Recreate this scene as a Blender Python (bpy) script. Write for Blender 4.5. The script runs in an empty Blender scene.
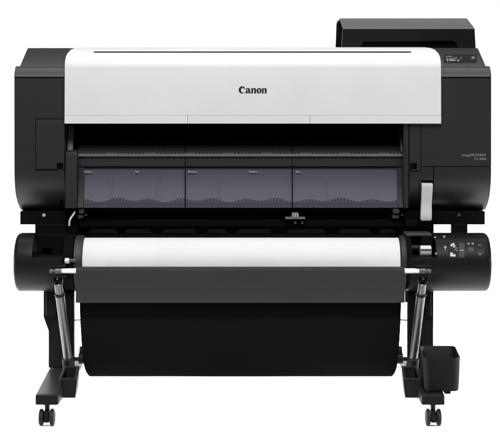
import bpy, bmesh, math, random
from mathutils import Vector, Matrix
random.seed(7)
PI = math.pi
scn = bpy.context.scene
COL = scn.collection

# ------------------------------------------------------------------ camera model (used to size things in metres)
FPX, DIST, EYE, HOR, PCX = 1440.0, 4.2, 0.87, 100.0, 250.0
def s(Y): return FPX / (DIST + Y)
def X(px, Y=0.0): return (px - PCX) / s(Y)
def Z(py, Y=0.0): return EYE - (py - HOR) / s(Y)

# ------------------------------------------------------------------ materials
def new_mat(name):
    m = bpy.data.materials.new(name); m.use_nodes = True
    nt = m.node_tree
    return m, nt, nt.nodes['Principled BSDF']

def plastic(name, col, rough=0.45, spec=0.5, grain=0.02, scale=900.0, var=0.06, metal=0.0, coat=0.0, streak=0.0):
    m, nt, b = new_mat(name)
    N, L = nt.nodes, nt.links
    tc = N.new('ShaderNodeTexCoord')
    n1 = N.new('ShaderNodeTexNoise'); n1.inputs['Scale'].default_value = scale; n1.inputs['Detail'].default_value = 2
    n2 = N.new('ShaderNodeTexNoise'); n2.inputs['Scale'].default_value = 5.0; n2.inputs['Detail'].default_value = 5
    L.new(tc.outputs['Object'], n1.inputs['Vector']); L.new(tc.outputs['Object'], n2.inputs['Vector'])
    mr = N.new('ShaderNodeMapRange')
    mr.inputs['To Min'].default_value = rough - var; mr.inputs['To Max'].default_value = rough + var
    L.new(n2.outputs['Fac'], mr.inputs['Value']); L.new(mr.outputs['Result'], b.inputs['Roughness'])
    hv = N.new('ShaderNodeMapRange'); hv.inputs['To Min'].default_value = 0.93; hv.inputs['To Max'].default_value = 1.07
    L.new(n2.outputs['Fac'], hv.inputs['Value'])
    mx = N.new('ShaderNodeMix'); mx.data_type = 'RGBA'; mx.blend_type = 'MULTIPLY'; mx.inputs['Factor'].default_value = 1.0
    mx.inputs['A'].default_value = (*col, 1)
    L.new(hv.outputs['Result'], mx.inputs['B']); L.new(mx.outputs['Result'], b.inputs['Base Color'])
    if grain > 0:
        bp = N.new('ShaderNodeBump'); bp.inputs['Strength'].default_value = grain; bp.inputs['Distance'].default_value = 0.001
        L.new(n1.outputs['Fac'], bp.inputs['Height']); L.new(bp.outputs['Normal'], b.inputs['Normal'])
    b.inputs['Specular IOR Level'].default_value = spec
    b.inputs['Metallic'].default_value = metal
    b.inputs['Coat Weight'].default_value = coat
    if streak > 0:                                       # fine upright ribbing moulded into the sheet
        wv = N.new('ShaderNodeTexWave'); wv.bands_direction = 'X'; wv.inputs['Scale'].default_value = 33.5
        wv.inputs['Distortion'].default_value = 0.3; wv.inputs['Detail'].default_value = 2
        L.new(tc.outputs['Object'], wv.inputs['Vector'])
        h2 = N.new('ShaderNodeMapRange'); h2.inputs['To Min'].default_value = 1-streak; h2.inputs['To Max'].default_value = 1
        L.new(wv.outputs['Fac'], h2.inputs['Value'])
        m2 = N.new('ShaderNodeMix'); m2.data_type = 'RGBA'; m2.blend_type = 'MULTIPLY'; m2.inputs['Factor'].default_value = 1.0
        L.new(mx.outputs['Result'], m2.inputs['A']); L.new(h2.outputs['Result'], m2.inputs['B'])
        L.new(m2.outputs['Result'], b.inputs['Base Color'])
    return m

def cloth_mat(name, col, rough=0.8, spec=0.2):
    m, nt, b = new_mat(name)
    N, L = nt.nodes, nt.links
    tc = N.new('ShaderNodeTexCoord')
    w1 = N.new('ShaderNodeTexWave'); w1.bands_direction = 'X'; w1.inputs['Scale'].default_value = 320
    w2 = N.new('ShaderNodeTexWave'); w2.bands_direction = 'Z'; w2.inputs['Scale'].default_value = 320
    ad = N.new('ShaderNodeMath'); ad.operation = 'ADD'
    for w in (w1, w2): L.new(tc.outputs['Object'], w.inputs['Vector'])
    L.new(w1.outputs['Fac'], ad.inputs[0]); L.new(w2.outputs['Fac'], ad.inputs[1])
    bp = N.new('ShaderNodeBump'); bp.inputs['Strength'].default_value = 0.08; bp.inputs['Distance'].default_value = 0.0006
    L.new(ad.outputs[0], bp.inputs['Height']); L.new(bp.outputs['Normal'], b.inputs['Normal'])
    n2 = N.new('ShaderNodeTexNoise'); n2.inputs['Scale'].default_value = 6; n2.inputs['Detail'].default_value = 4
    L.new(tc.outputs['Object'], n2.inputs['Vector'])
    hv = N.new('ShaderNodeMapRange'); hv.inputs['To Min'].default_value = 0.9; hv.inputs['To Max'].default_value = 1.1
    L.new(n2.outputs['Fac'], hv.inputs['Value'])
    mx = N.new('ShaderNodeMix'); mx.data_type = 'RGBA'; mx.blend_type = 'MULTIPLY'; mx.inputs['Factor'].default_value = 1.0
    mx.inputs['A'].default_value = (*col, 1)
    L.new(hv.outputs['Result'], mx.inputs['B']); L.new(mx.outputs['Result'], b.inputs['Base Color'])
    b.inputs['Roughness'].default_value = rough
    b.inputs['Specular IOR Level'].default_value = spec
    return m

def window_mat(name):
    m = bpy.data.materials.new(name); m.use_nodes = True
    nt = m.node_tree; N, L = nt.nodes, nt.links
    N.remove(N['Principled BSDF']); out = N['Material Output']
    tr = N.new('ShaderNodeBsdfTransparent'); tr.inputs['Color'].default_value = (0.80, 0.79, 0.83, 1)
    gl = N.new('ShaderNodeBsdfGlossy'); gl.inputs['Roughness'].default_value = 0.12
    fr = N.new('ShaderNodeFresnel'); fr.inputs['IOR'].default_value = 1.45
    mx = N.new('ShaderNodeMixShader')
    L.new(fr.outputs[0], mx.inputs[0]); L.new(tr.outputs[0], mx.inputs[1]); L.new(gl.outputs[0], mx.inputs[2])
    L.new(mx.outputs[0], out.inputs['Surface'])
    return m

M = dict(
    shell=plastic('charcoal_plastic', (0.0180, 0.0180, 0.0190), 0.42, 0.5, 0.05),
    holder=plastic('satin_black_plastic', (0.0095, 0.0095, 0.0100), 0.36, 0.13, 0.05),
    deck=plastic('dark_grey_plastic', (0.024, 0.024, 0.0245), 0.46, 0.5, 0.05),
    frame=plastic('black_painted_steel', (0.0048, 0.0048, 0.0052), 0.45, 0.08, 0.03),
    inner=plastic('matt_black_interior', (0.0045, 0.0045, 0.0048), 0.8, 0.04, 0.02),
    guide=plastic('graphite_plastic', (0.022, 0.022, 0.0235), 0.5, 0.4, 0.04),
    bin=plastic('black_bin_plastic', (0.0050, 0.0050, 0.0053), 0.55, 0.05, 0.03),
    soot=plastic('dead_matt_black', (0.006, 0.006, 0.006), 1.0, 0.0, 0.0, var=0.0),
    lid=plastic('grey_lid_plastic', (0.135, 0.135, 0.137), 0.45, 0.5, 0.04),
    ribs=plastic('rib_plastic', (0.16, 0.159, 0.168), 0.5, 0.3, 0.0),
    lip=plastic('grey_lip_plastic', (0.028, 0.028, 0.029), 0.45, 0.5, 0.04),
    backing=plastic('violet_grey_sheet', (0.53, 0.528, 0.548), 0.6, 0.3, 0.0, streak=0.06),
    white=plastic('white_plastic', (0.82, 0.82, 0.824), 0.38, 0.4, 0.03, var=0.03),
    lever=plastic('light_grey_plastic', (0.62, 0.62, 0.63), 0.4, 0.5, 0.02),
    whiterod=plastic('white_enamel', (0.80, 0.80, 0.80), 0.3, 0.5, 0.0),
    silver=plastic('brushed_aluminium', (0.135, 0.135, 0.137), 0.40, 0.5, 0.02, metal=1.0),
    midgrey=plastic('mid_grey_plastic', (0.16, 0.16, 0.165), 0.45, 0.5, 0.02),
    dimgrey=plastic('dim_grey_plastic', (0.06, 0.06, 0.062), 0.45, 0.5, 0.02),
    paper=plastic('white_paper', (0.84, 0.84, 0.845), 0.75, 0.2, 0.02, var=0.02),
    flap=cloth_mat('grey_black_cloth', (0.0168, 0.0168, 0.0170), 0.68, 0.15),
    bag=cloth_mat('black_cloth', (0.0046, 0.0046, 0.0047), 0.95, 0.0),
    rubber=plastic('black_rubber', (0.0055, 0.0055, 0.0055), 0.5, 0.12, 0.02),
    ink=plastic('black_print', (0.012, 0.012, 0.012), 0.6, 0.2, 0.0),
    print=plastic('pale_grey_print', (0.30, 0.30, 0.31), 0.6, 0.2, 0.0),
    yellow=plastic('yellow_print', (0.20, 0.17, 0.07), 0.5, 0.2, 0.0),
    magenta=plastic('magenta_print', (0.17, 0.06, 0.10), 0.5, 0.2, 0.0),
    cyan=plastic('cyan_print', (0.06, 0.12, 0.19), 0.5, 0.2, 0.0),
    gloss=plastic('glossy_black_panel', (0.012, 0.012, 0.013), 0.25, 0.5, 0.0),
    window=window_mat('smoked_window'),
    floor=plastic('white_seamless_paper', (0.90, 0.90, 0.90), 0.9, 0.05, 0.0, var=0.02),
)

# ------------------------------------------------------------------ mesh helpers
class MB:
    def __init__(self): self.v = []; self.f = []
    def add(self, vs, fs):
        o = len(self.v); self.v += [tuple(p) for p in vs]; self.f += [[i + o for i in f] for f in fs]; return self
    def box(self, x0, x1, y0, y1, z0, z1):
        vs = [(x, y, z) for z in (z0, z1) for y in (y0, y1) for x in (x0, x1)]
        return self.add(vs, [[0,1,3,2],[4,5,7,6],[0,1,5,4],[2,3,7,6],[0,2,6,4],[1,3,7,5]])
    def prism_x(self, prof, x0, x1, xf=None):
        n = len(prof); vs = []
        for x in (x0, x1):
            for (y, z) in prof:
                vs.append((xf(x, y, z) if xf else x, y, z))
        fs = [list(range(n)), list(range(2*n-1, n-1, -1))]
        fs += [[i, (i+1) % n, n+(i+1) % n, n+i] for i in range(n)]
        return self.add(vs, fs)
    def prism_y(self, prof, y0, y1):
        n = len(prof)
        vs = [(x, y, z) for y in (y0, y1) for (x, z) in prof]
        fs = [list(range(n)), list(range(2*n-1, n-1, -1))]
        fs += [[i, (i+1) % n, n+(i+1) % n, n+i] for i in range(n)]
        return self.add(vs, fs)
    def prism_z(self, prof, z0, z1):
        n = len(prof)
        vs = [(x, y, z) for z in (z0, z1) for (x, y) in prof]
        fs = [list(range(n)), list(range(2*n-1, n-1, -1))]
        fs += [[i, (i+1) % n, n+(i+1) % n, n+i] for i in range(n)]
        return self.add(vs, fs)
    def lathe(self, p0, p1, prof, n=40):
        """prof: list of (t along the axis in metres, radius)"""
        p0, p1 = Vector(p0), Vector(p1); ax = (p1 - p0).normalized()
        u = ax.orthogonal().normalized(); w = ax.cross(u)
        vs = []
        for (t, r) in prof:
            for k in range(n):
                a = 2*PI*k/n; vs.append(p0 + ax*t + (u*math.cos(a) + w*math.sin(a))*r)
        m = len(prof); fs = [list(range(n))[::-1], [(m-1)*n + k for k in range(n)]]
        for i in range(m-1):
            fs += [[i*n+k, i*n+(k+1) % n, (i+1)*n+(k+1) % n, (i+1)*n+k] for k in range(n)]
        return self.add(vs, fs)
    def tube(self, p0, p1, r0, r1=None, n=32):
        d = (Vector(p1)-Vector(p0)).length
        return self.lathe(p0, p1, [(0, r0), (d, r0 if r1 is None else r1)], n)
    def pipe(self, pts, r, n=12):
        pts = [Vector(p) for p in pts]; vs = []; m = len(pts)
        for i, p in enumerate(pts):
            t = (pts[min(i+1, m-1)] - pts[max(i-1, 0)]).normalized()
            u = t.cross(Vector((0, 1, 0.01))).normalized(); w = t.cross(u)
            for k in range(n):
                a = 2*PI*k/n; vs.append(p + (u*math.cos(a) + w*math.sin(a))*r)
        fs = [list(range(n))[::-1], [(m-1)*n+k for k in range(n)]]
        for i in range(m-1):
            fs += [[i*n+k, i*n+(k+1) % n, (i+1)*n+(k+1) % n, (i+1)*n+k] for k in range(n)]
        return self.add(vs, fs)
    def build(self, name, mat, parent=None, bevel=0.0, seg=3, cuts=None, sharp=38, extra=None):
        me = bpy.data.meshes.new(name)
        bm = bmesh.new()
        vv = [bm.verts.new(p) for p in self.v]
        for f in self.f:
            try: bm.faces.new([vv[i] for i in f])
            except ValueError: pass
        bmesh.ops.remove_doubles(bm, verts=bm.verts, dist=1e-6)
        bmesh.ops.recalc_face_normals(bm, faces=bm.faces)
        bm.to_mesh(me); bm.free()
        o = bpy.data.objects.new(name, me); COL.objects.link(o)
        if cuts:
            for c in cuts:
                co = c.build('cutter', mat)
                md = o.modifiers.new('cut', 'BOOLEAN'); md.operation = 'DIFFERENCE'; md.solver = 'EXACT'; md.object = co
                bpy.context.view_layer.update()
                ev = o.evaluated_get(bpy.context.evaluated_depsgraph_get())
                nm = bpy.data.meshes.new_from_object(ev)
                o.modifiers.clear(); o.data = nm; nm.name = name
                bpy.data.objects.remove(co)
            me = o.data
        me.materials.clear(); me.materials.append(mat)
        bm = bmesh.new(); bm.from_mesh(me)
        for f in bm.faces: f.smooth = True; f.material_index = 0
        for e in bm.edges:
            e.smooth = len(e.link_faces) == 2 and e.calc_face_angle(0) <= math.radians(sharp)
        if bevel > 0:
            for e in bm.edges: e.smooth = True
        bm.to_mesh(me); bm.free()
        if bevel > 0:
            b = o.modifiers.new('bevel', 'BEVEL'); b.width = bevel; b.segments = seg
            b.limit_method = 'ANGLE'; b.angle_limit = math.radians(sharp); b.harden_normals = True
        if parent is not None: o.parent = parent
        return o

def tag(o, label=None, cat=None, group=None, kind=None):
    if label: o['label'] = label
    if cat: o['category'] = cat
    if group: o['group'] = group
    if kind: o['kind'] = kind
    return o

def thing(name, label, cat):
    o = bpy.data.objects.new(name, None); COL.objects.link(o); o.empty_display_size = 0.1
    return tag(o, label, cat)

# a small raised mark: outline given on a surface function surf(px, py) -> (point, normal)
def mark(polys, surf, name, mat, parent, h=0.0009, sink=0.0015, bevel=0.0):
    mb = MB()
    for poly in polys:
        fr, bk = [], []
        for (px, py) in poly:
            p, n = surf(px, py); fr.append(p + n*h); bk.append(p - n*sink)
        n = len(poly)
        mb.add(fr + bk, [list(range(n)), list(range(2*n-1, n-1, -1))] + [[i, (i+1) % n, n+(i+1) % n, n+i] for i in range(n)])
    return mb.build(name, mat, parent, bevel)
def patch(px0, py0, px1, py1, k, surf, name, mat, parent, h, sink, bevel=0.0):
    mb = MB(); F, B = [], []
    for j in range(k+1):
        for px in (px0, px1):
            p, n = surf(px, py0+(py1-py0)*j/k); F.append(p+n*h); B.append(p-n*sink)
    m = len(F); fs = []
    for j in range(k):
        a = 2*j; fs += [[a, a+1, a+3, a+2], [m+a, m+a+1, m+a+3, m+a+2], [a, a+2, m+a+2, m+a], [a+1, a+3, m+a+3, m+a+1]]
    fs += [[0, 1, m+1, m], [m-2, m-1, 2*m-1, 2*m-2]]
    return mb.add(F+B, fs).build(name, mat, parent, bevel)
def rect(x0, y0, x1, y1): return [(x0, y0), (x1, y0), (x1, y1), (x0, y1)]
def plane_y(Y):
    return lambda px, py: (Vector((X(px, Y), Y, Z(py, Y))), Vector((0, -1, 0)))
def plane_slope(p0, p1):
    """plane containing the x direction and the segment (Y,Z) p0 -> p1"""
    d = Vector((0, p1[0]-p0[0], p1[1]-p0[1])).normalized(); n = Vector((0, -d.z, d.y))
    c = Vector((0, -DIST, EYE)); q = Vector((0, p0[0], p0[1]))
    def f(px, py):
        r = Vector(((px-PCX)/FPX, 1.0, -(py-HOR)/FPX)); t = (q-c).dot(n)/r.dot(n)
        return c + r*t, n
    return f
def cyl_surf(Yc, Zc, R):
    def f(px, py):
        r = Vector(((px-PCX)/FPX, 1.0, -(py-HOR)/FPX)); oy, oz = -DIST-Yc, EYE-Zc
        a = r.y*r.y+r.z*r.z; b = 2*(oy*r.y+oz*r.z); c = oy*oy+oz*oz-R*R
        t = (-b-math.sqrt(max(b*b-4*a*c, 0)))/(2*a)
        p = Vector((0, -DIST, EYE)) + r*t
        return p, Vector((0, p.y-Yc, p.z-Zc)).normalized()
    return f

# ================================================================== the printer
P = thing('large_format_printer', 'black wide format printer with white front cover on a wheeled stand with basket', 'printer')

# ---- side covers -------------------------------------------------
ZC, RB = 0.673, 0.15
def cover_profile():
    pts = []
    for k in range(13):
        t = math.radians(60*(1-k/12)); pts.append((RB*(1-math.cos(t)), ZC-RB*math.sin(t)))
    pts += [(0.0, 0.9345), (0.003, 0.9352), (0.003, 0.9368), (-0.0045, 0.9372)]
    for k in range(8):                                   # the tilted lip band
        t = k/7; pts.append((-0.0050+0.0225*t**1.35, 0.9385+0.0265*t))
    pts += [(0.024, 0.9680), (0.035, 0.9695), (0.50, 0.9695), (0.50, 0.56), (0.47, ZC-RB*math.sin(PI/3))]
    return pts
XL0, XL1 = X(14.3), X(64.3)
XR0, XR1 = X(403.6), X(491.2)
zt = Z(191)
def taper_left(x, y, z):
    if x < -0.6 and z < zt: return x + 0.0078*((zt-z)/(zt-Z(212)))**2
    return x
def taper_right(x, y, z):
    if x > 0.6 and z < zt: return x - 0.0055*((zt-z)/(zt-Z(212)))**2
    return x
def groove(px0, py0, px1, py1, depth=0.006):
    return MB().box(X(min(px0, px1)), X(max(px0, px1)), -0.02, depth, Z(max(py0, py1)), Z(min(py0, py1)))
g = 0.45
left_cover = MB().prism_x(cover_profile(), XL0, XL1, taper_left).build('side_cover', M['shell'], P, 0.004, 3, cuts=[
    groove(35.6-g, 119, 35.6+g, 170.4), groove(35.6-g, 119-g, 66, 119+g), groove(35.6-g, 169.2, 66, 170.6, 0.012),
    groove(57, 163, 63, 169.4, 0.03), groove(58, 201.5, 66, 209, 0.08)])
MB().box(X(36.4), X(63.6), -0.0006, 0.004, Z(168.9), Z(119.8)).build('access_door', M['shell'], left_cover, 0.0008, 2,
    cuts=[groove(57, 163, 63, 170, 0.03)])
right_cover = MB().prism_x(cover_profile(), XR0, XR1, taper_right).build('side_cover', M['shell'], P, 0.004, 3, cuts=[
    MB().box(X(402), X(440.8), -0.02, 0.04, Z(122.5), 1.2),
    groove(421-g, 122, 421+g, 171), groove(409-g, 122, 409+g, 214, 0.07),
    groove(409, 170.6, 421.4, 171.6, 0.01), groove(420.6, 166.0, 495, 167.0),
    groove(433.7-g, 166, 433.7+g, 214, 0.08), groove(410.3, 163, 417, 169.4, 0.03),
    groove(409.3, 201.2, 416.5, 206, 0.06), groove(421.6, 180.5, 433.3, 214, 0.09)])
# writing on the right cover
def text_mesh(body, name, mat, parent, px0, px1, py_base, Y, fit_h=None):
    cu = bpy.data.curves.new(name, 'FONT'); cu.body = body; cu.size = 1.0; cu.extrude = 0.0
    to = bpy.data.objects.new(name, cu); COL.objects.link(to); bpy.context.view_layer.update()
    me = bpy.data.meshes.new_from_object(to.evaluated_get(bpy.context.evaluated_depsgraph_get()))
    bpy.data.objects.remove(to)
    xs = [v.co.x for v in me.vertices]; ys = [v.co.y for v in me.vertices]
    sx = (X(px1, Y)-X(px0, Y))/(max(xs)-min(xs)); sy = sx if fit_h is None else (fit_h/s(Y))/(max(ys))
    for v in me.vertices:
        v.co = Vector((X(px0, Y)+(v.co.x-min(xs))*sx, Y, Z(py_base, Y)+v.co.y*sy))
    bm = bmesh.new(); bm.from_mesh(me)
    r = bmesh.ops.extrude_face_region(bm, geom=bm.faces[:])
    for e in r['geom']:
        if isinstance(e, bmesh.types.BMVert): e.co.y += 0.0015
    bmesh.ops.recalc_face_normals(bm, faces=bm.faces); bm.to_mesh(me); bm.free()
    me.materials.clear(); me.materials.append(mat)
    o = bpy.data.objects.new(name, me); COL.objects.link(o); o.parent = parent
    return o
text_mesh('imagePROGRAF', 'series_lettering', M['print'], right_cover, 462.3, 486.0, 156.2, -0.0006, 2.5)
text_mesh('TX-3000', 'model_lettering', M['print'], right_cover, 474.0, 486.0, 160.0, -0.0006, 2.3)

# ---- top deck (behind the lip band), left and right ----------------
def deck_profile(): return [(0.022, 0.9660), (0.026, 0.9700), (0.165, 1.0255), (0.18, 1.0283), (0.50, 1.0290), (0.50, 0.80), (0.30, 0.80), (0.06, 0.9655)]
DK0, DK1 = (0.026, 0.9700), (0.165, 1.0255)
dk = MB().prism_x([p for p in deck_profile() if p[1] > 0.9], X(19.5, .02), X(75)).build('top_deck', M['deck'], P, 0.006, 3)
dkr = MB().prism_x([p for p in deck_profile() if p[1] > 0.9], X(432), X(486.2, .02)).build('top_deck', M['deck'], P, 0.006, 3)

# ---- control panel on the right deck -----------------------------------
sl = plane_slope(DK0, DK1)
cp = mark([rect(443.8, 54.6, 476.8, 63.2)], sl, 'control_panel', M['gloss'], P, 0.0010, 0.004, 0.0005)
sl2 = lambda px, py: (lambda q: (q[0]+q[1]*0.0010, q[1]))(sl(px, py))
mark([rect(445, 56, 464, 62.2)], sl2, 'screen', M['ink'], cp, 0.0006)
sl3 = lambda px, py: (lambda q: (q[0]+q[1]*0.0016, q[1]))(sl(px, py))
bars = [rect(446, 59.0, 448.3, 59.8), rect(447, 60.0, 447.8, 62.0), rect(449, 60.2, 455.5, 61.4), rect(449.4, 58.9, 453.0, 59.5), rect(457, 60.4, 459.5, 61.6), rect(445.4, 56.6, 452, 57.1)]
mark(bars, sl3, 'screen_text', M['print'], cp, 0.0004, 0.0006)
mark([rect(453.6, 57.6, 455.0, 59.6)], sl3, 'ink_bar', M['yellow'], cp, 0.0004, 0.0006)
mark([rect(455.8, 57.4, 457.2, 59.6)], sl3, 'ink_bar', M['magenta'], cp, 0.0004, 0.0006)
mark([rect(460.4, 57.8, 461.8, 59.8)], sl3, 'ink_bar', M['cyan'], cp, 0.0004, 0.0006)
mark([rect(470.0, 56.4, 475.8, 61.8)], sl2, 'button_pad', M['ink'], cp, 0.0008, 0.0006, 0.0003)
mark([rect(471.4, 57.2, 474.6, 59.6)], lambda px, py: (lambda q: (q[0]+q[1]*0.0018, q[1]))(sl(px, py)), 'button', M['midgrey'], cp, 0.0010, 0.0008, 0.0004)
for x in (446, 456.5, 466.5, 476): mark([rect(x, 63.9, x+2.6, 64.5)], sl, 'indicator', M['dimgrey'], cp, 0.0009)

# ---- white top cover -----------------------------------------------------
def white_profile():
    pts = [(-0.0150, 0.8255), (-0.0138, 0.90), (-0.0115, 0.9625)]
    y0, z0, R = -0.0115, 0.9625, 0.0545
    for k in range(1, 13):
        t = math.radians(4+(66-4)*k/12); a = math.radians(4)
        pts.append((y0+R*(math.cos(a)-math.cos(t)), z0+R*(math.sin(t)-math.sin(a))))
    ye, ze = pts[-1]
    pts += [(0.045, 1.0185), (0.09, 1.0252), (0.14, 1.0290), (0.19, 1.0300), (0.50, 1.0300), (0.50, 1.012), (0.05, 1.000), (0.016, 0.985), (0.006, 0.96), (0.006, 0.8255)]
    return pts
WX0, WX1 = X(64.5, -.015), X(441.2, -.015)
def white_x(x, y, z):
    if z < 0.975: return x
    t = min((z-0.975)/(1.029-0.975), 1.0); d = 0.029*(1-math.sqrt(max(1-t**2.4, 0)))
    return x+d if x < 0 else x-d
wc = MB().prism_x(white_profile(), WX0, WX1, white_x).build('top_cover', M['white'], P, 0.004, 3, cuts=[
    MB().box(X(93.6), X(411.6), 0.0, 0.034, 1.0104, 1.0130)])
MB().box(X(93), X(412), 0.0208, 0.036, 1.003, 1.0120).build('grip_slot', M['guide'], wc)
lip = MB()
for a, b in ((64.5, 187.45), (187.75, 309.75), (310.05, 441.2)):
    lip.box(X(a, -.015), X(b, -.015), -0.0155, 0.006, Z(123.6, -.015), 0.8251)
lip.build('cover_lip', M['white'], wc, 0.0006, 2)

# maker's lettering, drawn letter by letter
def ell(cx, cy, rx, ry, a0, a1, n=20, rot=0.0):
    out = []
    for k in range(n+1):
        a = math.radians(a0+(a1-a0)*k/n); x, y = rx*math.cos(a), ry*math.sin(a)
        c, q = math.cos(rot), math.sin(rot); out.append((cx+x*c-y*q, cy+x*q+y*c))
    return out
def logo():
    L = []                                    # units: px of the photograph, baseline at 0
    # C: crescent, thick left, with a hooked upper beak and thin tail
    L.append(ell(3.5, 3.35, 3.5, 3.55, 52, 322, 34) + ell(4.45, 3.2, 2.25, 2.75, 318, 100, 24) + [(4.5, 5.35), (5.5, 4.3), (6.2, 4.7)])
    # a
    L.append([(7.1, 3.6), (7.35, 4.6), (8.4, 5.1), (9.6, 5.15), (10.8, 4.9), (11.3, 4.1), (11.35, 1.3), (11.7, .75), (12.3, .9), (12.3, .45),
              (11.3, -.1), (10.3, 0), (9.7, .6), (8.9, .05), (7.8, -.05), (6.9, .5), (6.75, 1.4), (7.2, 2.3), (8.3, 2.85), (9.5, 3.2), (9.5, 4.1), (9.1, 4.6), (8.6, 4.4), (8.5, 3.5)])
    L.append([(9.5, 2.7), (9.5, 1.2), (9.0, .8), (8.6, 1.0), (8.5, 1.7), (8.9, 2.4)])
    # n (twice)
    for dx in (12.5, 23.1):
        L.append([(dx+x, y) for x, y in ((0, 4.85), (1.7, 5.15), (1.75, 4.3), (2.6, 5.0), (3.5, 5.15), (4.5, 4.75), (4.75, 3.9), (4.75, .5), (5.15, 0), (2.75, 0), (3.05, .5), (3.05, 3.7), (2.7, 4.25),
                  (2.1, 3.9), (1.75, 3.3), (1.75, .5), (2.05, 0), (-.25, 0), (.1, .5), (.1, 4.1))])
    # o
    L.append(ell(20.3, 2.55, 2.5, 2.65, 0, 350, 34)); L.append(ell(20.3, 2.55, .72, 2.05, 0, 350, 26, 0.22))
    return L
def splines_mesh(loops, name, mat, parent, fn):
    cu = bpy.data.curves.new(name, 'CURVE'); cu.dimensions = '2D'; cu.fill_mode = 'BOTH'
    for lp in loops:
        sp = cu.splines.new('POLY'); sp.points.add(len(lp)-1); sp.use_cyclic_u = True
        for i, (x, y) in enumerate(lp): sp.points[i].co = (x, y, 0, 1)
    to = bpy.data.objects.new(name, cu); COL.objects.link(to); bpy.context.view_layer.update()
    me = bpy.data.meshes.new_from_object(to.evaluated_get(bpy.context.evaluated_depsgraph_get()))
    bpy.data.objects.remove(to)
    bm = bmesh.new(); bm.from_mesh(me)
    bmesh.ops.remove_doubles(bm, verts=bm.verts, dist=1e-5)
    for v in bm.verts: v.co = fn(v.co.x, v.co.y)
    r = bmesh.ops.extrude_face_region(bm, geom=bm.faces[:])
    for e in r['geom']:
        if isinstance(e, bmesh.types.BMVert): e.co.y += 0.0022
    bmesh.ops.recalc_face_normals(bm, faces=bm.faces); bm.to_mesh(me); bm.free()
    me.materials.clear(); me.materials.append(mat)
    o = bpy.data.objects.new(name, me); COL.objects.link(o); o.parent = parent
    return o
splines_mesh(logo(), 'maker_lettering', M['ink'], wc, lambda x, y: Vector((X(238.7+x, -.014), -0.0150, Z(93.2-y, -.014))))

# ---- ink tank cover (rear right) ----------------------------------------
Yf, Yb = 0.205, 0.36
xa, xb = X(342.7, Yf), X(474.8, Yf)
zr, zk, zb = Z(28.5, Yf), Z(18.2, Yb), 1.02
ic = MB()
def icx(x, y, z):
    d = (zr-z)*0.055 if z < zr else 0
    e = 0.0
    return x-d-e if x < (xa+xb)/2 else x+d+e
ic.prism_x([(Yf+0.016, zb), (Yf+0.016, zr-0.004), (Yb, zk-0.004), (0.56, zk-0.004), (0.56, zb)], xa+0.002, xb-0.002, icx)
ink = ic.build('ink_tank_cover', M['soot'], P, 0.003)
# front plate with the grip notch cut into its lower edge
nl, nr, nz = X(361.5, Yf), X(457, Yf), Z(41.3, Yf)
out = [(xa-0.0036, zb), (xa, zr), (xb, zr), (xb+0.0036, zb), (nr, zb), (nr, nz-0.016)]
out += [(nr-0.014*(1-math.cos(a)), nz-0.016+0.016*math.sin(a)) for a in (0.5, 1.0, PI/2)]
out += [(nl+0.014*(1-math.cos(a)), nz-0.016+0.016*math.sin(a)) for a in (PI/2, 1.0, 0.5)]
out += [(nl, nz-0.016), (nl, zb)]
MB().prism_y(out, Yf, Yf+0.0155).build('tank_cover_front', M['holder'], ink, 0.003)
MB().prism_x([(Yf+0.001, zr-0.002), (Yf+0.003, zr+0.002), (Yb, zk), (0.559, zk), (0.559, zk-0.0035), (Yb, zk-0.0035), (Yf+0.004, zr-0.002)], xa+0.0005, xb-0.0005).build('tank_lid', M['lid'], ink, 0.0012, 2)
MB().box(nl-0.01, nr+0.01, Yf+0.0157, Yf+0.02, zb, nz+0.004).build('grip_recess', M['inner'], ink)

# ---- chassis inside -----------------------------------------------------------
ch = MB()
ch.box(X(64), X(442), 0.34, 0.48, Z(226), 1.0)                      # back wall of the paper path
ch.box(X(64), X(442), 0.09, 0.34, 0.83, 0.985)                      # under the cover
ch.box(X(64.2), X(410), 0.075, 0.34, Z(250), Z(209))
ch.build('chassis', M['inner'], P)
# visible lower frame, left and right
for (a, b, sx) in ((20, 65.5, 44), (433.2, 485, 459)):
    fb = MB().box(X(a, .05), X(b, .05), 0.05, 0.42, Z(224.6, .05), Z(211.3, .05)).build('lower_frame', M['frame'], P, 0.002)
    q = Vector((X(sx, .05), 0.05, Z(215.3, .05)))
    MB().lathe(q+Vector((0, .002, 0)), q+Vector((0, -.004, 0)), [(0, .0052), (.004, .0052), (.0058, .0036)], 20).build('screw', M['lever'] if sx == 44 else M['dimgrey'], fb)
# drop posts joining frame and roll holders
MB().box(X(35, .03), X(65.5, .03), 0.03, 0.055, Z(240, .03), Z(224.0, .03)).build('drop_post', M['frame'], P, 0.002)
MB().box(X(451.6, .03), X(467.6, .03), 0.03, 0.055, Z(240, .03), Z(224.0, .03)).build('drop_post', M['frame'], P, 0.002)
MB().box(X(405, .04), X(433.6, .04), 0.035, 0.30, Z(245, .04), Z(211, .04)).build('drop_post', M['inner'], P, 0.002)

MB().box(X(60, .05), X(77, .05), 0.056, 0.075, Z(290.5, .05), Z(222, .05)).build('inner_plate', M['inner'], P, 0.001)
MB().box(X(403.6, .05), X(434, .05), 0.056, 0.075, Z(290.5, .05), Z(243, .05)).build('inner_plate', M['inner'], P, 0.001)

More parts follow.
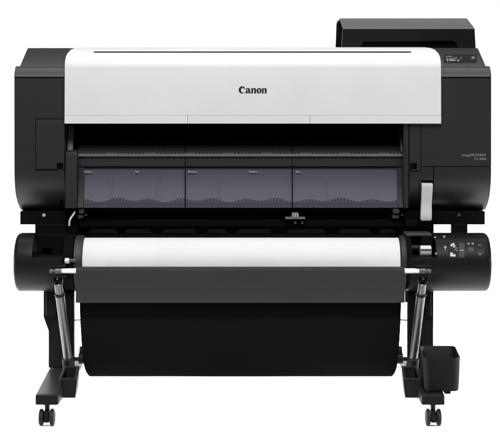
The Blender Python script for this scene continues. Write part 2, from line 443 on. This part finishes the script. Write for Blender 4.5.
# ---- output guide ---------------------------------------------------------------
GX0, GX1 = X(76.5), X(404)
def strip(prof, x0, x1, name, mat, parent, bevel=0.0): return MB().prism_x(prof, x0, x1).build(name, mat, parent, bevel)
gd = strip([(0.30, Z(134, .3)), (0.22, Z(137, .22)), (0.14, Z(141, .14)), (0.07, Z(147, .07)), (0.035, Z(151.6, .035)), (0.035, Z(166.5, .035)), (0.05, Z(168.8, .05)), (0.05, Z(208, .05)), (0.30, Z(208, .05))], GX0, GX1, 'paper_guide', M['guide'], P, 0.001)
lp = MB().prism_x([(0.034, Z(152.2, .03)), (0.0310, Z(153.0, .03)), (0.0275, Z(156.4, .03)), (0.034, Z(157.0, .03))], GX0, GX1)
nx = 92
for i in range(nx):                                             # fine teeth along the lip, in groups
    if (i % 11) in (8, 9, 10): continue
    x = GX0+(GX1-GX0)*(i+0.5)/nx
    lp.box(x-0.0022, x+0.0022, 0.0275, 0.05, Z(153.0, .03), Z(151.0, .03))
lp.build('guide_lip', M['lip'], gd, 0.0006, 2)
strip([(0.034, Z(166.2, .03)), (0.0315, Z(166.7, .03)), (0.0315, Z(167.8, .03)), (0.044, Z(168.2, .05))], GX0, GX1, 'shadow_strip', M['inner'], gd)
# sloped backing seen through the smoked window, with ribs along its lower edge
WTZ, WBZ, WA = Z(167.6, .031), Z(207.6, .015), 1.3
def wy(z): return 0.031 - WA*(WTZ-z)**2
def win_px(px, py):
    Y = 0.03
    for _ in range(8): Y = wy(Z(py, Y))
    z = Z(py, Y); d = 2*WA*(WTZ-z)
    return Vector((X(px, Y), Y, z)), Vector((0, -1, d)).normalized()
wz = [WBZ+(WTZ-WBZ)*k/14 for k in range(15)]
def curved(x0, x1, d0, d1, name, mat, bevel=0.0):
    return MB().prism_x([(wy(z)+d0, z) for z in wz]+[(wy(z)+d1, z) for z in reversed(wz)], x0, x1).build(name, mat, gd, bevel)
bk = curved(X(82.6), X(398.8), .007, .012, 'backing_sheet', M['backing'])
rb = MB()
x = X(82.8); k = 0
while x < X(398.4):
    px = 250+x*s(0.03)
    top = Z(200.2+1.4*math.sin(px/32*2*PI+0.8)+0.8*math.sin(px/71*2*PI), .02)
    zs = [WBZ+.0005+(top-WBZ)*q/3 for q in range(4)]
    rb.prism_x([(wy(z)+.0045, z) for z in zs]+[(wy(z)+.0065, z) for z in reversed(zs)], x, x+.0062)
    x += 0.0094
zs = [WBZ+(Z(203.4, .0)-WBZ)*q/4 for q in range(5)]
rb.prism_x([(wy(z)+.0042, z) for z in zs]+[(wy(z)+.0060, z) for z in reversed(zs)], X(82.8), X(398.6))
tag(rb.build('guide_ribs', M['ribs'], gd))
wn = curved(X(82.6), X(398.8), 0, .002, 'smoked_window', M['window'])
for a, b in ((77, 82.8), (398.5, 403.6)):
    curved(X(a), X(b), -.003, .012, 'window_frame', M['guide'], 0.001)
for sx in (185.3, 292.3):
    patch(sx-.45, 169.0, sx+.45, 207.2, 12, win_px, 'window_seam', M['inner'], wn, 0.0012, 0.0030)
    mark([rect(sx-.4, 141, sx+.4, 151.2)], plane_slope((0.07, Z(147, .07)), (0.14, Z(141, .14))), 'guide_seam', M['inner'], gd, 0.0010, 0.002)
    mark([rect(sx-.35, 157.2, sx+.35, 166)], plane_y(0.035), 'guide_seam', M['inner'], gd, 0.0010, 0.002)
for v in (111.5, 157, 219, 326.5): patch(v-.2, 176, v+.2, 199, 8, win_px, 'window_crease', M['ribs'], wn, 0.0004, 0.0012)
for tx, wd in ((84.2, 7.5), (135.2, 3.6), (188.0, 8.0), (249.2, 8.0), (296.0, 3.6)):
    o_ = [(tx, 169.9), (tx+.55, 169.9), (tx+.55, 171.6)]         # a tick with an illegible word along its foot: one outline
    xx = tx+1.0
    while xx < tx+wd:
        w = random.choice((.6, .8, .9)); h_ = 171.0+random.choice((0, .25, .4))
        o_ += [(xx, 172.1), (xx, h_), (xx+w, h_), (xx+w, 172.1)]; xx += w+.35
    o_ += [(xx, 172.1), (xx, 172.7), (tx, 172.7)]
    mark([o_], win_px, 'size_mark', M['print'], wn, 0.0003, 0.0008)
# end pieces and arms
for (a, b, c0, c1) in ((64.9, 76.8, 67.0, 72.6), (403.8, 408.6, 401.0, 405.6)):
    ep = MB().prism_x([(0.020, Z(150.2, .02)), (0.006, Z(153)), (0.002, Z(208.4)), (0.28, Z(208.4)), (0.28, Z(150.2, .02))], X(a), X(b)).build('guide_end', M['guide'], gd, 0.0025)
    lean = -1.2 if a > 200 else 1.2
    MB().add([(X(c0, .03), .03, Z(151, .03)), (X(c1, .03), .03, Z(151, .03)), (X(c1, .03), .05, Z(151, .03)), (X(c0, .03), .05, Z(151, .03)),
              (X(c0+lean, .12), .12, Z(125, .12)), (X(c1+lean, .12), .12, Z(125, .12)), (X(c1+lean, .12), .14, Z(125, .12)), (X(c0+lean, .12), .14, Z(125, .12))],
             [[0,1,2,3],[4,5,6,7],[0,1,5,4],[1,2,6,5],[2,3,7,6],[3,0,4,7]]).build('guide_arm', M['midgrey'], gd, 0.003)

# ---- cutter rail and small things in the dark slot --------------------------
rail = MB().box(X(77), X(404), 0.045, 0.075, Z(226.5, .045), Z(219.5, .045)).box(X(86), X(398), 0.03, 0.05, Z(237, .03), Z(234.8, .03)).build('cutter_rail', M['inner'], P, 0.0015)
pad = MB()
for a, b in ((88, 118), (124, 152), (161, 197), (206, 228), (236, 272), (286, 327), (338, 372), (378, 396)):
    pad.prism_y([(X(a, .04), Z(233.6, .04)), (X(b, .04), Z(233.6, .04)), (X(b-3, .04), Z(229.4, .04)), (X(a+3, .04), Z(229.4, .04))], 0.036, 0.06)
pad.build('feed_pad', M['frame'], rail, 0.001, 2)
cu_ = MB().prism_y([(X(285.2, .02), Z(219, .02)), (X(305.2, .02), Z(219, .02)), (X(305.2, .02), Z(217.2, .02)), (X(299.4, .02), Z(217.2, .02)), (X(298.4, .02), Z(212.6, .02)), (X(292.2, .02), Z(212.6, .02)), (X(291.2, .02), Z(217.2, .02)), (X(285.2, .02), Z(217.2, .02))], 0.012, 0.06)
cut = cu_.build('cutter_carriage', M['midgrey'], P, 0.001, 2)
kn = MB()
for q in (293.2, 295.4, 297.4): kn.box(X(q-.45, .012), X(q+.45, .012), 0.008, 0.02, Z(217, .012), Z(213.2, .012))
kn.build('carriage_rib', M['lever'], cut, 0.0006, 2)
for q in (295.4, 302.2):
    MB().prism_y([(X(q-1.6, .02), Z(224, .02)), (X(q+1.4, .02), Z(224, .02)), (X(q+1.0, .02), Z(222, .02)), (X(q, .02), Z(220.6, .02)), (X(q-.8, .02), Z(222, .02))], 0.02, 0.05).build('carriage_foot', M['dimgrey'], cut, 0.0006, 2)
for (a, b) in ((78.6, 83.6), (393.2, 399.6)):
    w_ = MB().box(X(a, .02), X(b, .02), 0.02, 0.08, Z(213.5, .02), Z(208.6, .02)).box(X(a-.8, .03), X(b-.6, .03), 0.03, 0.08, Z(218.5, .03), Z(214.4, .03)).build('rail_bracket', M['dimgrey'], P, 0.002)
    MB().lathe((X(b+2.4, .03), .05, Z(215, .03)), (X(b+2.4, .03), .02, Z(215, .03)), [(0, .003), (.028, .003), (.03, .002)], 16).build('bracket_screw', M['dimgrey'], w_)
MB().box(X(405.5, .02), X(417.5, .02), 0.015, 0.05, Z(226, .02), Z(220, .02)).build('sensor_box', M['frame'], P, 0.002)
MB().pipe([(X(73.6, -.01), .02, Z(212.5)), (X(72.6, -.01), .0, Z(215)), (X(70.6, -.01), -.008, Z(218)), (X(69.5, -.01), -.012, Z(221)), (X(69.3, -.01), -.012, Z(225.6))], 0.0030).build('release_wire', M['lever'], P)
# light grey release lever on the right
lv = []
for (px0, px1, py, y) in ((421.7, 433.0, 183.2, -0.004), (421.7, 433.0, 185.0, -0.012), (421.6, 432.8, 190, -0.013), (421.4, 432.2, 200, -0.010), (421.0, 431.8, 207, -0.012), (420.4, 431.8, 214, -0.018), (420.2, 431.6, 218.5, -0.020), (421.0, 430.8, 220.8, -0.018)):
    lv.append((X(px0, -.01), X(px1, -.01), y, Z(py, -.01)))
lm = MB(); vs = []; fs = []
for (a, b, y, z) in lv: vs += [(a, y, z), (b, y, z), (b, y+.016, z), (a, y+.016, z)]
n = len(lv); fs = [[0, 1, 2, 3], [4*n-4, 4*n-3, 4*n-2, 4*n-1]]
for i in range(n-1): fs += [[4*i+j, 4*i+(j+1) % 4, 4*i+4+(j+1) % 4, 4*i+4+j] for j in range(4)]
lm.add(vs, fs).build('release_lever', M['lever'], P, 0.0025, 3, sharp=50)

# ---- roll holders ------------------------------------------------------------------
AY, AR = -0.04, 0.0845
AZ = Z(262, AY)
def holder_prof(x0, x1, r=AR):
    L = x1-x0; e = 0.012
    pr = [(0, r-e)]+[(e*(1-math.cos(a)), r-e+e*math.sin(a)) for a in (0.4, 0.8, 1.2, PI/2)]
    pr += [(L-p[0], p[1]) for p in reversed(pr)]
    return pr
def holder(x0, x1, cuts, name='roll_holder', flip=False):
    mb = MB().lathe((x0, AY, AZ), (x1, AY, AZ), holder_prof(x0, x1), 72)
    return mb.build(name, M['holder'], P, 0.0012, 2, cuts=cuts, sharp=30)
xl0, xl1 = X(17.4, AY), X(66.5, AY)
hl = holder(xl0, xl1, [MB().box(X(36.2, AY), X(70, AY), -0.2, 0.2, Z(257.2, -.1), 0.6)])
MB().box(X(36.8, -.04), X(65.6, -.04), -0.040, 0.04, Z(258, -.04), Z(234.6, -.04)).build('inner_block', M['frame'], hl, 0.002, cuts=[MB().box(X(42, -.04), X(51.5, -.04), -0.06, -0.01, Z(259, -.04), Z(248.5, -.04))])
xr0, xr1 = X(404.5, AY), X(487.6, AY)
hr = holder(xr0, xr1, [MB().box(X(400, AY), X(433.2, AY), -0.2, 0.2, Z(257, -.1), 0.6)])
MB().box(X(405.6, -.04), X(432.6, -.04), -0.03, 0.03, Z(258, -.04), Z(236.5, -.04)).build('inner_block', M['inner'], hr, 0.001)
MB().box(X(405.6, -.05), X(431.5, -.05), -0.06, 0.02, Z(236.0, -.05), Z(233.4, -.05)).build('holder_bar', M['dimgrey'], hr, 0.002)
MB().box(X(421.2, -.08), X(433, -.08), -0.075, -0.02, Z(245, -.08), Z(236.2, -.08)).build('latch_block', M['frame'], hr, 0.002)
MB().lathe((X(421, -.1), -.075, Z(251, -.08)), (X(432.4, -.1), -.075, Z(251, -.08)), [(0, .013), (.001, .0155), (.031, .0155), (.032, .013)], 40).build('spool_latch', M['whiterod'], hr)
MB().box(X(421.2, -.1), X(432.2, -.1), -0.0935, -0.07, Z(250.4, -.1), Z(249.2, -.1)).build('latch_groove', M['midgrey'], hr)
MB().box(X(409.5, -.06), X(420, -.06), -0.05, 0.0, Z(249, -.06), Z(246, -.06)).build('spool_rest', M['dimgrey'], hr, 0.001)
for a, b, o_ in ((66.3, 75.6, hl), (404.6, 409.5, hr)):
    MB().tube((X(a, AY), AY, AZ), (X(b, AY), AY, AZ), .0800, n=48).build('holder_hub', M['inner'], o_, sharp=30)
# controls on the right holder
cs = cyl_surf(AY, AZ, AR)
op = patch(443.2, 240.6, 485.0, 259.8, 12, cs, 'holder_panel', M['holder'], hr, 0.0009, 0.001, 0.0004)
cs1 = lambda px, py: (lambda q: (q[0]+q[1]*0.0009, q[1]))(cs(px, py))
patch(448.6, 242.4, 458.2, 258.6, 10, cs1, 'feed_key_pad', M['ink'], op, 0.0009, 0.001)
cs2 = lambda px, py: (lambda q: (q[0]+q[1]*0.0018, q[1]))(cs(px, py))
mark([[(450.4, 246.8), (450.4, 245.2), (451.6, 244.2), (452.6, 244.2), (452.6, 243.0), (455.0, 244.9), (452.6, 246.8), (452.6, 245.6), (452.0, 245.6), (451.8, 246.8)],
      [(450.2, 252.8), (452.6, 252.8), (452.6, 254.6), (454.0, 254.6), (454.0, 253.6), (455.8, 255.6), (454.0, 257.6), (454.0, 256.6), (450.2, 256.6)],
      [(453.2, 246.9), (455.2, 245.9), (455.2, 247.3), (453.6, 248.2)]], cs2, 'arrow_mark', M['lever'], op, 0.0005)
mark([rect(455.4, 248, 457.4, 248.9), rect(456.2, 250.4, 457.6, 251.4), rect(454.8, 249.2, 455.8, 250.6)], cs2, 'arrow_mark', M['midgrey'], op, 0.0006)
patch(458.8, 243.4, 464.6, 249.4, 4, cs1, 'feed_key', M['guide'], op, 0.0014, 0.001, 0.0004)
patch(458.8, 252.0, 464.6, 257.8, 4, cs1, 'feed_key', M['guide'], op, 0.0014, 0.001, 0.0004)
mark([rect(459.4, 250.0, 464.0, 251.2)], cs1, 'key_light', M['print'], op, 0.0012)
mark([rect(467.6, 243.2, 469.6, 244.9), rect(471.6, 243.2, 473.6, 244.9)], cs1, 'status_light', M['print'], op, 0.0008)
patch(468.2, 247.4, 473.8, 252.0, 4, cs1, 'load_key', M['guide'], op, 0.0014, 0.001, 0.0005)
mark([[(477.4, 244.4), (481.6, 244.4), (480.8, 246.4), (478.2, 246.4)], [(477.2, 252.8), (482.6, 252.8), (479.9, 256.6)]], cs1, 'direction_key', M['gloss'], op, 0.0010, 0.001)
mark([[(433.6, 237.0), (436.2, 236.4), (435.4, 238.8)], [(442.6, 236.0), (445.8, 236.0), (444.2, 238.6)]], cs, 'guide_mark', M['print'], hr, 0.0008)
mark([[(443.6, 247.2), (445.2, 245.8), (446.8, 247.2), (446.2, 248.2), (445.6, 250.2), (444.8, 250.2), (444.4, 248.2)], [(434.8, 253.4), (435.8, 252.4), (437.2, 253.4), (436.4, 254.6), (435.2, 254.6)]], cs1, 'guide_mark', M['print'], hr, 0.0008, 0.002)

# ================================================================== the paper roll (held in the printer)
R = thing('paper_roll', 'wide roll of blank white paper mounted between the black roll holders', 'paper roll')
R.location = (X(241.5, AY), AY, AZ)
def rparent(o):
    o.parent = R; o.matrix_parent_inverse = Matrix.Translation(R.location).inverted(); return o
RR = 24.2/s(AY)
px0, px1 = X(84.8, AY), X(398.2, AY)
rparent(MB().lathe((px0, AY, AZ), (px1, AY, AZ), [(0, RR-.0015), (.0006, RR), (px1-px0-.0006, RR), (px1-px0, RR-.0015)], 128).build('rolled_paper', M['paper'], None, sharp=30))
for a, b in ((75.0, 84.7), (398.3, 405.2)):
    L = X(b, AY)-X(a, AY)
    rparent(MB().lathe((X(a, AY), AY, AZ), (X(b, AY), AY, AZ), [(0, .030), (.002, .072), (.005, .0775), (L-.006, .0775), (L-.001, .0755), (L, .06)], 64).build('spool_flange', M['guide'], None, sharp=30))
rparent(MB().tube((X(60, AY), AY, AZ), (X(422, AY), AY, AZ), .011).build('spool_shaft', M['dimgrey'], None))
rparent(MB().lathe((X(64.8, -.13), -.13, Z(261, -.13)), (X(69.4, -.13), -.13, Z(261, -.13)), [(0, .006), (.001, .0082), (.012, .0082), (.0128, .0065)], 28).build('spool_cap', M['whiterod'], None))
rparent(MB().lathe((X(69.2, -.125), -.125, Z(261, -.13)), (X(76, -.12), -.12, Z(261, -.13)), [(0, .0055), (.018, .0055)], 24).build('spool_key', M['dimgrey'], None))
tag(R)

# ================================================================== stand
SX = -0.0265                                                   # stand centre line
def mir(x, side): return x if side < 0 else 2*SX-x
def leg(side):
    f = lambda a: mir(a, side)
    mb = MB()
    Yl = -0.03
    xo = 43.2 if side < 0 else 47.9
    out = [(X(xo, Yl), Z(283, Yl)), (X(xo, Yl), Z(317, Yl)), (X(48.2, Yl), Z(331, Yl)), (X(48.2, Yl), Z(368, Yl)), (X(74.8, Yl), Z(368, Yl)), (X(74.8, Yl), Z(283, Yl))]
    n = len(out)
    vs = [(f(x), Yl, z) for x, z in out]+[(f(x-(.016 if x > X(60) else 0)), 0.10, z) for x, z in out]
    mb.add(vs, [list(range(n)), list(range(2*n-1, n-1, -1))]+[[i, (i+1) % n, n+(i+1) % n, n+i] for i in range(n)])
    o = mb.build('leg', M['frame'], P, 0.004)
    # front shroud ridges and the upper bracket where the strut meets the leg
    MB().box(*sorted((f(X(xo+2.8, -.04)), f(X(56.5, -.04)))), -0.045, -0.028, Z(316, -.04), Z(286, -.04)).build('leg_plate', M['frame'], o, 0.002)
    MB().box(*sorted((f(X(66.0, -.05)), f(X(73.8, -.05)))), -0.055, -0.028, Z(366, -.05), Z(292, -.05)).build('leg_rib', M['inner'], o, 0.002)
    return o
def foot(side):
    f = lambda a: mir(a, side)
    x0, x1 = X(35.2, -.38), X(58.4, -.38)
    prof = [(-0.38, 0.0605), (-0.38, 0.0880), (0.04, 0.0900), (0.18, 0.0895), (0.18, 0.0605)]
    def fx(x, y, z):
        k = min(max((y+.38)/.35, 0), 1)*(X(47.4, -.03)-x0)
        return x+(k if side < 0 else -k) if abs(x-f(x0)) < 1e-6 else x
    o = MB().prism_x(prof, *sorted((f(x0), f(x1))), fx).build('foot', M['frame'], P, 0.004)
    # open-topped pocket beside the foot that takes the strut
    a, b, c = X(59.4, -.29), X(77.2, -.29), X(75.4, -.29)
    zt_, zb_ = Z(378.5, -.29), Z(398, -.29)
    y1 = -0.19; bb = X(79.6, y1); up = 0.016
    def pr(inset, z0, z1):
        return [(f(a+inset), -0.29+inset, z1), (f(b-inset), -0.29+inset, z1), (f(bb-inset), y1-inset, z1+up), (f(a+inset), y1-inset, z1+up),
                (f(a+inset), -0.29+inset, z0), (f(c-inset), -0.29+inset, z0), (f(bb-.004-inset), y1-inset, z0+.012), (f(a+inset), y1-inset, z0+.012)]
    F = [[0,1,2,3],[4,5,6,7],[0,1,5,4],[1,2,6,5],[2,3,7,6],[3,0,4,7]]
    MB().add(pr(0, zb_, zt_), F).build('strut_pocket', M['frame'], o, 0.002, cuts=[MB().add(pr(0.006, zb_+.012, zt_+.02), F)])
    return o
def caster(side, Y):
    f = lambda a: mir(a, side)
    xc = X(46.6, -.36); r = 0.0228
    mb = MB()
    mb.lathe((f(xc), Y+.006, .061), (f(xc), Y+.006, .036), [(0, .012), (.005, .012), (.006, .0065), (.025, .0065)], 24)
    mb.box(f(xc)-.0065, f(xc)+.0065, Y-.010, Y+.018, .010, .041)
    o = mb.build('caster', M['frame'], P, 0.002)
    MB().lathe((f(xc)-.022, Y, r), (f(xc)+.022, Y, r), [(0, .004), (.044, .004)], 20).build('axle', M['dimgrey'], o)
    for q in (-1, 1):
        x = f(xc)+q*0.0145
        MB().lathe((x-.0068, Y, r), (x+.0068, Y, r), [(0, .010), (.0005, .015), (.0012, .0185), (.0035, .0222), (.0068, r), (.0101, .0222), (.0124, .0185), (.0131, .015), (.0136, .010)], 48).build('wheel', M['rubber'], o)
    return o
Yt, Yv = -0.25, -0.15
def strut(side):
    f = lambda a: mir(a, side)
    top = Vector((f(X(58.2, Yt)), Yt, Z(283, Yt))); bot = Vector((f(X(67.8, Yv)), Yv, Z(358, Yv)))
    d = (bot-top); L = d.length
    mb = MB().lathe(top, bot, [(0, .0085), (.0015, .0110), (.040, .0112), (.041, .0122), (.0435, .0122), (L, .0122)], 40)
    o = mb.build('basket_strut', M['silver'], P, sharp=30)
    u = d.normalized()
    MB().lathe(top+u*.032, top+u*.040, [(0, .0118), (.001, .0142), (.007, .0142), (.008, .0122)], 40).build('strut_collar', M['rubber'], o)
    # joint at the top
    MB().lathe(top+Vector((-.013, 0, .008)), top+Vector((.013, 0, .008)), [(0, .006), (.001, .0105), (.008, .0105), (.009, .007), (.017, .007), (.018, .0105), (.025, .0105), (.026, .006)], 32).build('strut_joint', M['frame'], o, 0.0008, 2)
    MB().lathe(top+Vector((0, -.004, .014)), top+Vector((0, -.016, .014)), [(0, .0042), (.010, .0042), (.012, .003)], 20).build('joint_screw', M['dimgrey'], o)
    # socket at the bottom
    MB().lathe(bot-u*.003, bot+u*.050, [(0, .0135), (.002, .0165), (.046, .0175), (.053, .014)], 36).build('strut_socket', M['frame'], o, 0.0008, 2)
    return o
Yr = -0.262
zrod = Z(270.9, Yr)
def rod_bracket(side):
    f = lambda a: mir(a, side)
    xs = sorted((f(X(48.8, Yr)), f(X(65.2, Yr))))
    xm = sorted((f(X(52, Yr)), f(X(60, Yr))))
    mb = MB().box(xm[0], xm[1], Yr+.008, -0.10, zrod-.007, zrod+.005)
    mb.box(xs[0], xs[1], Yr-.010, Yr+.012, zrod+.0115, zrod+.015)
    mb.box(xs[0], xs[1], Yr-.010, Yr+.012, zrod-.0165, zrod-.013)
    o = mb.build('rod_bracket', M['frame'], P, 0.0012, 2)
    a, b = f(X(49.6, Yr)), f(X(61.8, Yr)); d = 1 if b > a else -1; L = abs(b-a)
    MB().lathe((a, Yr, zrod), (b, Yr, zrod), [(0, .004), (.002, .0072), (.011, .0075), (.012, .0055), (.015, .0055), (.016, .0095), (L-.001, .0095), (L, .006)], 28).build('rod_end', M['dimgrey'], o, sharp=30)
    return o
for sd in (-1, 1):
    leg(sd); foot(sd); caster(sd, -0.355); caster(sd, 0.13); strut(sd); rod_bracket(sd)
# a crossbar between the legs, low behind the basket
MB().tube((X(60, .06), .07, Z(287, .06)), (X(420, .06), .07, Z(287, .06)), .014).build('stand_crossbar', M['frame'], P)
# extra inner plate on the right leg
MB().box(X(404.8, -.02), X(412, -.02), -0.03, -0.024, Z(302, -.02), Z(288, -.02)).build('leg_plate', M['inner'], P, 0.002)
# front rod of the basket
MB().tube((X(61.5, Yr), Yr, zrod), (2*SX-X(61.5, Yr), Yr, zrod), .0068, n=28).build('basket_rod', M['whiterod'], P)

# ---- basket cloth -----------------------------------------------------------------
def sheet(path, half, cx, name, mat, parent, nx=60, thick=0.002, wr=0.0, seed=0):
    rnd = random.Random(seed); ph = [rnd.uniform(0, 6.28) for _ in range(6)]
    mb = MB(); vs = []; n = len(path)
    for j, (y, z) in enumerate(path):
        h = half(y, z, j/(n-1))
        for i in range(nx+1):
            u = -1+2*i/nx
            w = wr*(math.sin(3.1*u+ph[0]+j*.15)+.6*math.sin(7.3*u+ph[1]-j*.22)+.35*math.sin(15.0*u+ph[2]))
            vs.append((cx+h*u, y+w, z))
    fs = [[j*(nx+1)+i, j*(nx+1)+i+1, (j+1)*(nx+1)+i+1, (j+1)*(nx+1)+i] for j in range(n-1) for i in range(nx)]
    mb.add(vs, fs); o = mb.build(name, mat, parent)
    sm = o.modifiers.new('thickness', 'SOLIDIFY'); sm.thickness = thick; sm.offset = 0
    return o
hw = (X(404, Yr)-X(76, Yr))/2
zr0 = zrod
fl = [(Yr+.011, zr0-.03), (Yr+.0105, zr0-.01)]
fl += [(Yr+.0105*math.cos(a), zr0+.0105*math.sin(a)) for a in [PI*k/10 for k in range(11)]]
zl = Z(302, Yr)
fl += [(Yr-.0115-.004*t, zr0+(zl-zr0)*t) for t in (.15, .3, .45, .6, .75, .9, 1.0)]
BP = MB()
bagpath = []
P0, P1, P2, P3 = Vector((Yr+.012, zr0-.02)), Vector((Yr+.002, .22)), Vector((-.12, Z(380.5, -.09))), Vector((-.05, Z(377.3, -.08)))
for k in range(25):
    t = k/24; q = P0*(1-t)**3+P1*3*t*(1-t)**2+P2*3*t*t*(1-t)+P3*t**3; bagpath.append((q.x, q.y))
bagpath += [(-.02, .081), (.02, .10), (.05, .14), (.065, .20), (.07, .27)]
def bag_half(y, z, t):
    base = (X(402.4, Yr)-X(79.6, Yr))/2
    zb = Z(376, -.08); c = 0.055
    if z < zb+c: base -= 0.0085*(1-(z-zb)/c)**2.5
    return base
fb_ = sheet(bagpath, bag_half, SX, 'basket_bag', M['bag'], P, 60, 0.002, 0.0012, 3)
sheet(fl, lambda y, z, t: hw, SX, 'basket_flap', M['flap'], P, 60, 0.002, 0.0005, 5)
# rear rod stubs and knobs at the bag's sides
for sd in (-1, 1):
    f = lambda a: mir(a, sd)
    st = MB().tube((f(X(72, -.04)), -.04, Z(359, -.04)), (f(X(92, -.04)), -.04, Z(359, -.04)), .006, n=20).build('rear_rod', M['frame'], P)
    k_ = MB().lathe((f(X(78.6, -.05)), -.05, Z(358, -.05)), (f(X(85, -.05)), -.05, Z(358, -.05)), [(0, .012), (.002, .0165), (.015, .0165), (.019, .012)], 24)
    k_.lathe((f(X(79.5, -.05)), -.05, Z(350.5, -.05)), (f(X(84, -.05)), -.05, Z(350.5, -.05)), [(0, .009), (.002, .0125), (.011, .0125), (.014, .008)], 24)
    k_.build('rod_knob', M['frame'], st, sharp=30)
    MB().tube((f(X(70, -.03)), -.03, Z(320.3, -.03)), (f(X(84, -.03)), -.03, Z(319.8, -.03)), .0021, n=12).build('support_cord', M['rubber'], P)

# ================================================================== bin on the right foot
B = thing('storage_bin', 'small black open topped plastic bin sitting on the right foot of the stand', 'bin')
bz0, bz1 = 0.0908, Z(358, -.36)
B.location = ((X(423, -.36)+X(459.7, -.36))/2, -0.27, bz0)
def rrect(x0, x1, y0, y1, r, n=6):
    pts = []
    for cx, cy, a0 in ((x1-r, y1-r, 0), (x0+r, y1-r, 90), (x0+r, y0+r, 180), (x1-r, y0+r, 270)):
        for k in range(n+1):
            a = math.radians(a0+90*k/n); pts.append((cx+r*math.cos(a), cy+r*math.sin(a)))
    return pts
bx0, bx1 = X(423.2, -.36), X(459.6, -.36)
rings = []
def ring(ins, z, r): return [(x+(y+.36)*.062, y, z) for x, y in rrect(bx0+ins, bx1-ins+.004, -0.36+ins, -0.165-ins, r)]
t_ = .0022
seq = [ring(.010, bz0, .014), ring(.0065, bz0+.001, .016), ring(.0045, bz0+.006, .018), ring(.0012, bz1-.010, .020), ring(.0006, bz1-.002, .020), ring(.0012, bz1, .020),
       ring(t_, bz1-.001, .019), ring(t_+.0035, bz0+.006, .017), ring(.012, bz0+.0035, .013)]
mb = MB(); n = len(seq[0]); vs = [p for r_ in seq for p in r_]
fs = [list(range(n))[::-1], [(len(seq)-1)*n+k for k in range(n)]]
for i in range(len(seq)-1): fs += [[i*n+k, i*n+(k+1) % n, (i+1)*n+(k+1) % n, (i+1)*n+k] for k in range(n)]
ob = mb.add(vs, fs).build('bin_body', M['frame'], None, sharp=50)
ob.data.materials[0] = M['bin']
ob.parent = B; ob.matrix_parent_inverse = Matrix.Translation(B.location).inverted()
tb = MB().box(X(444.5, -.34), X(450.5, -.34), -0.345, -0.30, bz0-.008, bz0+.004).build('bin_tab', M['frame'], None, 0.001)
tb.parent = B; tb.matrix_parent_inverse = Matrix.Translation(B.location).inverted()

# ================================================================== white sweep
FL = MB(); prof = [(-0.9, 0.0), (1.3, 0.0)]
for k in range(1, 13):
    a = PI/2*k/12; prof.append((1.3+0.7*math.sin(a), 0.7*(1-math.cos(a))))
prof.append((2.0, 1.6))
vs = []; m = len(prof)
for x in (-3.2, 3.2): vs += [(x, y, z) for y, z in prof]
FL.add(vs, [[i, i+1, m+i+1, m+i] for i in range(m-1)])
fo = FL.build('floor', M['floor'], None, sharp=60)
tag(fo, 'seamless white studio floor curving up behind the printer', 'floor', kind='structure')

# ================================================================== light
w = bpy.data.worlds.new('World'); scn.world = w; w.use_nodes = True
bg = w.node_tree.nodes['Background']; bg.inputs['Color'].default_value = (1, 1, 1, 1); bg.inputs['Strength'].default_value = 0.12
def area(name, loc, target, sx, sy, power, col=(1, 1, 1), spread=180):
    l = bpy.data.lights.new(name, 'AREA'); l.shape = 'RECTANGLE'; l.size = sx; l.size_y = sy; l.energy = power; l.spread = math.radians(spread); l.color = col
    o = bpy.data.objects.new(name, l); COL.objects.link(o); o.location = loc
    o.rotation_euler = (Vector(target)-Vector(loc)).to_track_quat('-Z', 'Y').to_euler(); return o
area('key_softbox', (0, -3.0, 3.4), (0, 0, .65), 3.4, 1.4, 116)
area('top_softbox', (0, -1.2, 3.2), (0, -0.35, 0), 4.2, 0.8, 9, spread=80)
area('floor_fill_spot', (0, -2.7, 3.0), (0, -0.12, 0), 1.8, 0.3, 3.2, spread=7)  # added lamp: lifts the floor shadow in front of the basket
area('floor_fill_spot', (0, 1.85, 1.8), (0, -0.02, 0), 2.0, 0.3, 5.0, spread=12)  # added from behind to fill the shaded floor strip below the bag
area('deck_fill', (0, 0.35, 3.1), (0, 0.3, 0), 3.6, 0.8, 10, spread=90)  # put in only to brighten the decks and the cover's top strip
area('backdrop_fill', (0, 1.05, 2.6), (0, 1.3, 0), 4.0, 0.8, 145, spread=45)  # added lamp that whitens the sweep behind the printer
for q in (-1, 1):
    area('under_body_fill', (q*3.0, 0.45, 0.50), (-q*.1, 0.25, -.02), 1.3, 0.25, 4, spread=14)  # added low lamp, brightens the floor beneath the printer
    area('low_floor_fill', (q*3.0, -0.45, 0.50), (-q*.1, -0.2, -.02), 0.9, 0.25, 3.8, spread=14)  # added low lamp, washes out shadows around the front feet

# ================================================================== camera
cd = bpy.data.cameras.new('camera'); cam = bpy.data.objects.new('camera', cd); COL.objects.link(cam)
cam.location = (0, -DIST, EYE); cam.rotation_euler = (PI/2, 0, 0)
cd.sensor_width = 36; cd.lens = 36*FPX/500; cd.shift_y = -(217-HOR)/500; cd.clip_end = 100
scn.camera = cam
scn.render.resolution_x = 1024; scn.render.resolution_y = 889
scn.view_settings.view_transform = 'Standard'; scn.view_settings.look = 'None'
scn.view_settings.exposure = 0; scn.view_settings.gamma = 1
scn.cycles.max_bounces = 8
